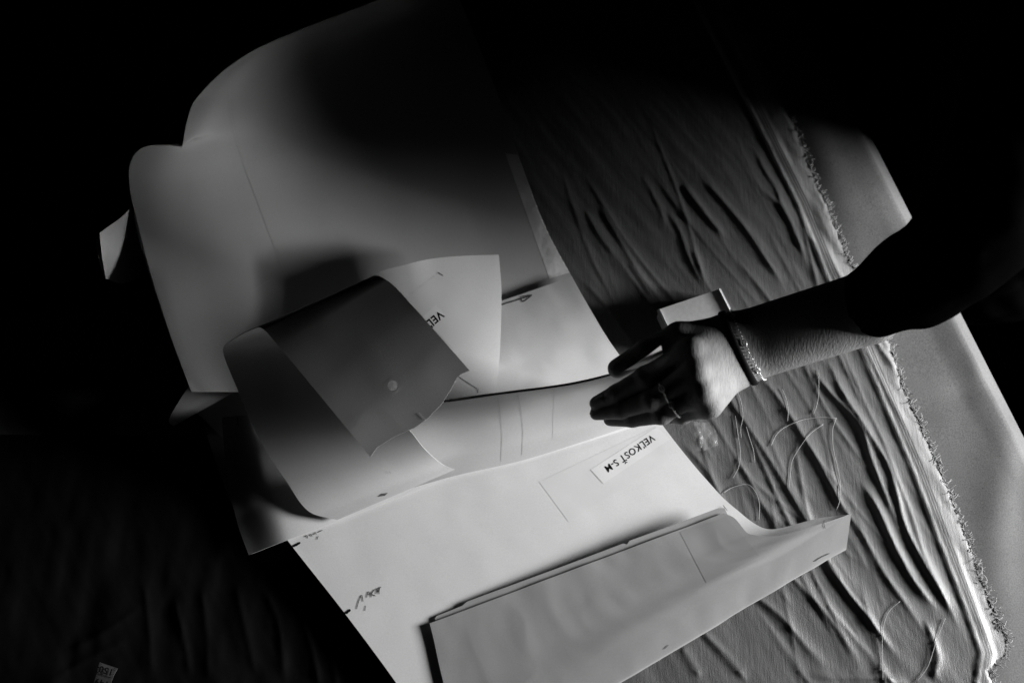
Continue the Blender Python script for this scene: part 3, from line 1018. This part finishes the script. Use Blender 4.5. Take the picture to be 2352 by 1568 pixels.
# ------------------------------------------------------------------ the person: arm and hand as one skin
def surface_nets(fn, lo, hi, h):
    lo = np.asarray(lo, float)
    n = np.ceil((np.asarray(hi) - lo) / h).astype(int) + 1
    g = [lo[k] + h * np.arange(n[k]) for k in range(3)]
    val = fn(np.stack(np.meshgrid(*g, indexing='ij'), -1).astype(np.float32))
    ins = val < 0
    c = [ins[a:n[0] - 1 + a, b:n[1] - 1 + b, e:n[2] - 1 + e] for a in (0, 1) for b in (0, 1) for e in (0, 1)]
    cnt = sum(x.astype(np.int8) for x in c)
    act = (cnt > 0) & (cnt < 8)
    idx = -np.ones(act.shape, int)
    I = np.argwhere(act)
    idx[act] = np.arange(len(I))
    acc = np.zeros((len(I), 3))
    num = np.zeros(len(I))
    offs = [(a, b, e) for a in (0, 1) for b in (0, 1) for e in (0, 1)]
    for p in range(8):
        for q in range(p + 1, 8):
            d = np.abs(np.array(offs[p]) - np.array(offs[q]))
            if d.sum() != 1:
                continue
            A = I + offs[p]
            B = I + offs[q]
            va = val[A[:, 0], A[:, 1], A[:, 2]]
            vb = val[B[:, 0], B[:, 1], B[:, 2]]
            cr = (va < 0) != (vb < 0)
            t = np.where(cr, va / np.where(cr, va - vb, 1), 0)
            acc += np.where(cr[:, None], A + (B - A) * t[:, None], 0)
            num += cr
    V = lo + h * acc / num[:, None]
    F = []
    for ax_ in range(3):
        s1 = [slice(None)] * 3
        s2 = [slice(None)] * 3
        s1[ax_] = slice(0, -1)
        s2[ax_] = slice(1, None)
        e = np.argwhere(ins[tuple(s1)] != ins[tuple(s2)])
        b1, b2 = (ax_ + 1) % 3, (ax_ + 2) % 3
        ok = (e[:, b1] > 0) & (e[:, b2] > 0) & (e[:, b1] < n[b1] - 1) & (e[:, b2] < n[b2] - 1)
        e = e[ok]
        ua = np.zeros(3, int)
        ub = np.zeros(3, int)
        ua[b1] = 1
        ub[b2] = 1
        q = [idx[tuple((e - d).T)] for d in (ua + ub, ub, 0 * ua, ua)]
        q = np.stack(q, 1)
        fl = ins[tuple(e.T)]
        q[~fl] = q[~fl][:, ::-1]
        F.append(q)
    return V, np.concatenate(F)


def cone(P, a, b, ra, rb):
    a = np.asarray(a, np.float32)
    d = np.asarray(b, np.float32) - a
    q = P - a
    t = np.clip((q @ d) / (d @ d), 0, 1)
    return np.linalg.norm(q - t[..., None] * d, axis=-1) - (ra + (rb - ra) * t)


def smin(a, b, k):
    h = np.clip(0.5 + 0.5 * (b - a) / k, 0, 1)
    return b * (1 - h) + a * h - k * h * (1 - h)


def J(px, py, z):
    return W([(px, py, z)])[0]


wr_i, wr_p = J(1684, 775, 14.3), J(1700, 828, 13.7)
fa_i, fa_p = J(1990, 690, 17.8), J(1998, 722, 17.4)
el = J(2230, 555, 25.0)
MC = [J(1588, 808, 16.7), J(1598, 853, 16.7), J(1613, 897, 16.0), J(1628, 930, 14.9)]
FING = [
    [MC[0], J(1484, 866, 15.2), J(1416, 903, 13.3), J(1370, 926, 11.9)],
    [MC[1], J(1497, 918, 14.6), J(1424, 942, 12.5), J(1370, 949, 11.2)],
    [MC[2], J(1520, 950, 13.3), J(1452, 961, 11.4), J(1402, 962, 10.2)],
    [MC[3], J(1566, 952, 12.4), J(1524, 955, 10.8), J(1492, 952, 9.8)]]
FR = [(0.0110, 0.0098, 0.0082, 0.0067), (0.0106, 0.0094, 0.0080, 0.0065), (0.0100, 0.0090, 0.0080, 0.0068), (0.0092, 0.0080, 0.0070, 0.0060)]
TH = [J(1672, 772, 14.6), J(1560, 775, 15.2), J(1484, 808, 14.2), J(1418, 846, 12.8)]
dors = np.cross(MC[0] - wr_i, MC[3] - MC[0])
dors /= np.linalg.norm(dors)
if dors @ (CAM - MC[1]) < 0:
    dors = -dors


def arm_sdf(P):
    fore = cone(P, wr_i, fa_i, 0.0215, 0.0265)
    fore = smin(fore, cone(P, wr_p, fa_p, 0.0215, 0.0265), 0.012)
    fore = smin(fore, cone(P, (fa_i + fa_p) / 2, el, 0.028, 0.036), 0.01)
    palm = None
    for k in range(4):
        f = k / 3
        a = wr_i * (1 - f) + wr_p * f
        c = cone(P, a, MC[k], 0.0150, 0.0125)
        palm = c if palm is None else smin(palm, c, 0.010)
        c = cone(P, a - dors * 0.006, MC[k] - dors * 0.010 + (MC[k] - a) * -0.12, 0.0150, 0.0125)
        palm = smin(palm, c, 0.010)
    # knuckles and the bone at the little-finger side of the wrist
    for k in range(4):
        palm = smin(palm, np.linalg.norm(P - (MC[k] + dors * 0.0035).astype(np.float32), axis=-1) - 0.0085, 0.005)
    # thumb
    tb = cone(P, TH[0], TH[1], 0.0170, 0.0138)
    tb = smin(tb, cone(P, TH[0] * 0.6 + TH[1] * 0.4 - dors * 0.012, MC[0] * 0.5 + wr_i * 0.5 - dors * 0.014, 0.013, 0.012), 0.012)
    t2_ = smin(cone(P, TH[1], TH[2], 0.0132, 0.0114), cone(P, TH[2], TH[3], 0.0114, 0.0092), 0.003)
    tb = smin(tb, t2_, 0.006)
    hand = smin(fore, palm, 0.016)
    hand = smin(hand, tb, 0.010)
    fs = None
    for J4, R4 in zip(FING, FR):
        f = None
        for q in range(3):
            c = cone(P, J4[q], J4[q + 1], R4[q], R4[q + 1])
            f = c if f is None else smin(f, c, 0.0025)
        f = smin(f, np.linalg.norm(P - J4[1].astype(np.float32), axis=-1) - R4[1] * 1.06, 0.003)
        fs = f if fs is None else smin(fs, f, 0.0004)
    hand = smin(hand, fs, 0.005)
    return hand


allp = np.array([wr_i, wr_p, fa_i, fa_p, el] + MC + TH + [p for f in FING for p in f])
lo_, hi_ = allp.min(0) - 0.035, allp.max(0) + 0.04
hi_[0] = fa_p[0] + 0.05
V, F = surface_nets(arm_sdf, lo_, hi_, 0.0016)


def relax(V, F, it):
    e = np.concatenate([F[:, [0, 1]], F[:, [1, 2]], F[:, [2, 3]], F[:, [3, 0]]])
    for _ in range(it):
        acc = np.zeros_like(V)
        cnt = np.zeros(len(V))
        for a, b in ((0, 1), (1, 0)):
            np.add.at(acc, e[:, a], V[e[:, b]])
            np.add.at(cnt, e[:, a], 1)
        V = 0.5 * V + 0.5 * acc / np.maximum(cnt, 1)[:, None]
    return V


V = relax(V, F, 2)
person = bpy.data.objects.new('person', None)
COL.objects.link(person)
person.location = (0.62, 0.40, -0.85)
bpy.context.view_layer.update()
tag(person, 'person in a black long-sleeved top reaching over the table to lift the card', 'person')
body = link('body', mesh('body', V, F), M['skin'], person)
bv_body = BVHTree.FromPolygons([Vector(v) for v in V], [tuple(f) for f in F])

# nails
decal('nail', bv_body, [(1406, 842), (1437, 832), (1441, 845), (1412, 857)], M['nail'], body, 0.0005, 12, 10)
decal('nail', bv_body, [(1360, 922), (1384, 916), (1388, 926), (1364, 934)], M['nail'], body, 0.0004, 10, 8)

# black top: sleeve, shoulder and trunk, its unseen front bulged to shade the cards
def torso_sdf(P):
    cuff = (fa_i + fa_p) / 2 + (((wr_i + wr_p) - (fa_i + fa_p)) / 2) * 0.02
    path = [(cuff, 0.0335), (J(2105, 640, 22.6), 0.038), (J(2225, 550, 26.8), 0.043), (np.array([0.42, 0.07, 0.345]), 0.048), (np.array([0.47, 0.20, 0.45]), 0.060)]
    d = None
    for (a, ra), (c, rc) in zip(path[:-1], path[1:]):
        q = cone(P, a, c, ra, rc)
        d = q if d is None else smin(d, q, 0.02)
    axis = (path[0][0] - path[1][0])
    axis = axis / np.linalg.norm(axis)
    d = np.maximum(d, ((P - path[0][0].astype(np.float32)) @ axis.astype(np.float32)))
    tr = cone(P, (0.67, 0.335, -0.30), (0.65, 0.33, 0.05), 0.155, 0.14)
    tr = smin(tr, cone(P, (0.66, 0.42, -0.30), (0.64, 0.42, 0.05), 0.155, 0.14), 0.05)
    tr = smin(tr, cone(P, (0.63, 0.34, 0.10), (0.58, 0.36, 0.42), 0.13, 0.13), 0.08)
    tr = smin(tr, cone(P, (0.59, 0.065, 0.188), (0.60, 0.36, 0.188), 0.095, 0.12), 0.04)  # belly overhang added out of view to block light from the cards
    tr = smin(tr, cone(P, (0.57, 0.13, 0.32), (0.58, 0.36, 0.32), 0.08, 0.10), 0.04)  # upper bulge added to extend that shade
    tr = smin(tr, cone(P, (0.60, 0.30, 0.14), (0.50, 0.20, 0.42), 0.13, 0.10), 0.06)
    tr = smin(tr, cone(P, (0.50, 0.23, 0.45), (0.56, 0.54, 0.46), 0.07, 0.07), 0.08)
    tr = smin(tr, cone(P, (0.56, 0.56, 0.45), (0.58, 0.62, 0.16), 0.06, 0.048), 0.03)
    tr = smin(tr, cone(P, (0.58, 0.62, 0.16), (0.44, 0.54, 0.06), 0.046, 0.038), 0.02)
    d = smin(d, tr, 0.05)
    x, y, z = P[..., 0], P[..., 1], P[..., 2]
    wrk = vnoise(x * 38 + z * 25, y * 38 - z * 18) + 0.6 * vnoise(x * 90 - z * 60, y * 90 + 7)
    fac = np.clip((x - 0.30) / 0.05, 0.15, 1)
    return d - 0.0035 * wrk * fac


V, F = surface_nets(torso_sdf, (0.24, -0.14, -0.46), (0.87, 0.75, 0.58), 0.0062)
V = relax(V, F, 1)
shirt = link('shirt', mesh('shirt', V, F), M['shirt'], person)
# head bent over the work, outside the picture
def head_sdf(P):
    d = cone(P, (0.585, 0.39, 0.46), (0.50, 0.39, 0.60), 0.055, 0.055)
    d = smin(d, cone(P, (0.45, 0.39, 0.66), (0.41, 0.39, 0.60), 0.085, 0.055), 0.03)
    d = smin(d, cone(P, (0.37, 0.39, 0.63), (0.345, 0.39, 0.61), 0.012, 0.012), 0.01)
    for s in (-1, 1):
        d = smin(d, cone(P, (0.46, 0.39 + s * 0.085, 0.65), (0.465, 0.39 + s * 0.088, 0.62), 0.012, 0.008), 0.004)
        d = smin(d, -cone(P, (0.365, 0.39 + s * 0.032, 0.655), (0.36, 0.39 + s * 0.03, 0.654), 0.006, 0.006) * -1, 0.004)
    return d


V, F = surface_nets(head_sdf, (0.28, 0.25, 0.40), (0.68, 0.53, 0.80), 0.006)
link('head', mesh('head', relax(V, F, 1), F), M['skin'], person)


def hair_sdf(P):
    d = cone(P, (0.465, 0.39, 0.675), (0.39, 0.39, 0.66), 0.093, 0.09)
    d = smin(d, cone(P, (0.54, 0.39, 0.68), (0.56, 0.39, 0.67), 0.04, 0.035), 0.02)
    cut = (P[..., 0] - 0.40) * -0.8 + (0.66 - P[..., 2]) * 0.6
    return np.maximum(d, cut)


V, F = surface_nets(hair_sdf, (0.33, 0.25, 0.52), (0.64, 0.53, 0.82), 0.006)
link('hair', mesh('hair', relax(V, F, 1), F), M['hair'], person)

# ------------------------------------------------------------------ jewellery
def loop_on_arm(c, axis, off, n, tilt=None):
    axis = axis / np.linalg.norm(axis)
    a = np.cross(axis, [0, 0, 1.0])
    a /= np.linalg.norm(a)
    b_ = np.cross(axis, a)
    th = np.linspace(0, 2 * math.pi, n, endpoint=False)
    dr = a[None] * np.cos(th)[:, None] + b_[None] * np.sin(th)[:, None]
    return dr


def loop(sdf, c, dr, off, rmax=0.06):
    t = np.linspace(0.002, rmax, 240)
    P = (c + dr[:, None, :] * t[None, :, None]).astype(np.float32)
    v = sdf(P) - off
    k = np.argmax(v > 0, axis=1)
    return c + dr * t[k][:, None]


wax = (fa_i + fa_p) / 2 - (wr_i + wr_p) / 2
wax = wax / np.linalg.norm(wax)
wc = (wr_i + wr_p) / 2 + wax * 0.006
# lean of the bracelet around the wrist
axis_b = wax + np.array([0.0, 0.10, 0.12])
dr = loop_on_arm(wc, axis_b, 0, 160)
band_pts = loop(arm_sdf, wc - wax * 0.004, dr, 0.0006)
for _ in range(2):
    band_pts = (np.roll(band_pts, 1, 0) + 2 * band_pts + np.roll(band_pts, -1, 0)) / 4
n_ = len(band_pts)
Vb = []
for k in range(n_):
    o_ = dr[k]
    for (al_, of_) in ((-0.0032, -0.001), (-0.0032, 0.0006), (-0.0016, 0.0013), (0.0016, 0.0013), (0.0032, 0.0006), (0.0032, -0.001)):
        Vb.append(band_pts[k] + wax * al_ + o_ * of_)
Fb = [(k * 6 + j, k * 6 + j + 1, ((k + 1) % n_) * 6 + j + 1, ((k + 1) % n_) * 6 + j) for k in range(n_) for j in range(5)]
bandob = link('wrist_band', mesh('wrist_band', Vb, Fb), M['band'])
tag(bandob, 'flat black band worn around the wrist beside the silver bracelet', 'wristband')

bp = loop(arm_sdf, wc + wax * 0.0045, dr, 0.0011)
for _ in range(2):
    bp = (np.roll(bp, 1, 0) + 2 * bp + np.roll(bp, -1, 0)) / 4
brace = bpy.data.objects.new('bracelet', None)
COL.objects.link(brace)
brace.location = wc
bpy.context.view_layer.update()
tag(brace, 'thin silver bead bracelet on the wrist', 'bracelet')
tot = np.concatenate([[0], np.cumsum(np.linalg.norm(np.roll(bp, -1, 0) - bp, axis=1))])
bpc = np.concatenate([bp, bp[:1]])
drc = np.concatenate([dr, dr[:1]])
nb = 62


def ball(seg, rings):
    V = [(0, 0, 1.0)]
    for i in range(1, rings):
        a = math.pi * i / rings
        for j in range(seg):
            c = 2 * math.pi * j / seg
            V.append((math.sin(a) * math.cos(c), math.sin(a) * math.sin(c), math.cos(a)))
    V.append((0, 0, -1.0))
    F = [(0, 1 + j, 1 + (j + 1) % seg) for j in range(seg)]
    for i in range(rings - 2):
        for j in range(seg):
            F.append((1 + i * seg + j, 1 + (i + 1) * seg + j, 1 + (i + 1) * seg + (j + 1) % seg, 1 + i * seg + (j + 1) % seg))
    o = 1 + (rings - 2) * seg
    F += [(o + j, len(V) - 1, o + (j + 1) % seg) for j in range(seg)]
    return V, F


bvv, bff = ball(8, 5)
bead_me = mesh('bead', np.array(bvv), bff)
bead_me.materials.append(M['silver'])
link_me = mesh('oval_link', *tube([(0.0028 * math.cos(t), 0.0017 * math.sin(t), 0) for t in np.linspace(0, 2 * math.pi, 20, endpoint=False)], 0.0005, 5, True))
link_me.materials.append(M['silver'])
for k in range(nb):
    s = tot[-1] * k / nb
    p = np.array([np.interp(s, tot, bpc[:, q]) for q in range(3)])
    r_ = np.array([np.interp(s, tot, drc[:, q]) for q in range(3)])
    if k % 9 == 4:
        o = bpy.data.objects.new('oval_link', link_me)
        tg = np.cross(wax, r_)
        tg /= np.linalg.norm(tg)
        from mathutils import Matrix
        n3 = np.cross(tg, wax)
        mw = Matrix(((tg[0], wax[0], n3[0], p[0]), (tg[1], wax[1], n3[1], p[1]), (tg[2], wax[2], n3[2], p[2]), (0, 0, 0, 1)))
        COL.objects.link(o)
        o.parent = brace
        o.matrix_parent_inverse = brace.matrix_world.inverted()
        o.matrix_world = mw
    else:
        o = bpy.data.objects.new('bead', bead_me)
        COL.objects.link(o)
        o.parent = brace
        o.matrix_parent_inverse = brace.matrix_world.inverted()
        o.location = p + wax * rng.normal(0, 0.0002)
        sz = 0.00072 * rng.uniform(0.85, 1.2)
        o.scale = (sz, sz, sz)


def finger_ring(fi, f, label, knot):
    a, c = FING[fi][0], FING[fi][1]
    ctr_ = a * (1 - f) + c * f
    ax_ = (c - a) / np.linalg.norm(c - a)
    ax_ = ax_ + np.array([0.12, 0.1, 0.25])
    dr_ = loop_on_arm(ctr_, ax_, 0, 48)

    def one(P):
        R4 = FR[fi]
        return cone(P, FING[fi][0], FING[fi][1], R4[0], R4[1])
    lp = loop(one, ctr_, dr_, 0.0011, 0.03)
    root = bpy.data.objects.new('finger_ring', None)
    COL.objects.link(root)
    root.location = ctr_
    bpy.context.view_layer.update()
    tag(root, label, 'ring', 'rings on the hand')
    v, f_ = tube(lp, 0.00085, 6, True)
    link('hoop', mesh('hoop', v, f_), M['silver'], root)
    # small open knot on the back of the finger
    d2 = CAM - ctr_
    k = int(np.argmax(dr_ @ d2))
    k = (k + knot) % 48
    bt_ = lp[k] + dr_[k] * 0.0008
    sidev = ax_ / np.linalg.norm(ax_)
    tgv = np.cross(sidev, dr_[k])
    P = [bt_ + sidev * 0.0022 * math.cos(t) + tgv * 0.0030 * math.sin(t) for t in np.linspace(0, 2 * math.pi, 16, endpoint=False)]
    v, f_ = tube(P, 0.0006, 5, True)
    link('knot', mesh('knot', v, f_), M['silver'], root)


finger_ring(1, 0.74, 'thin silver ring on the middle finger, the upper of the two rings', 2)
finger_ring(2, 0.66, 'thin silver ring on the ring finger, the lower of the two rings', 2)
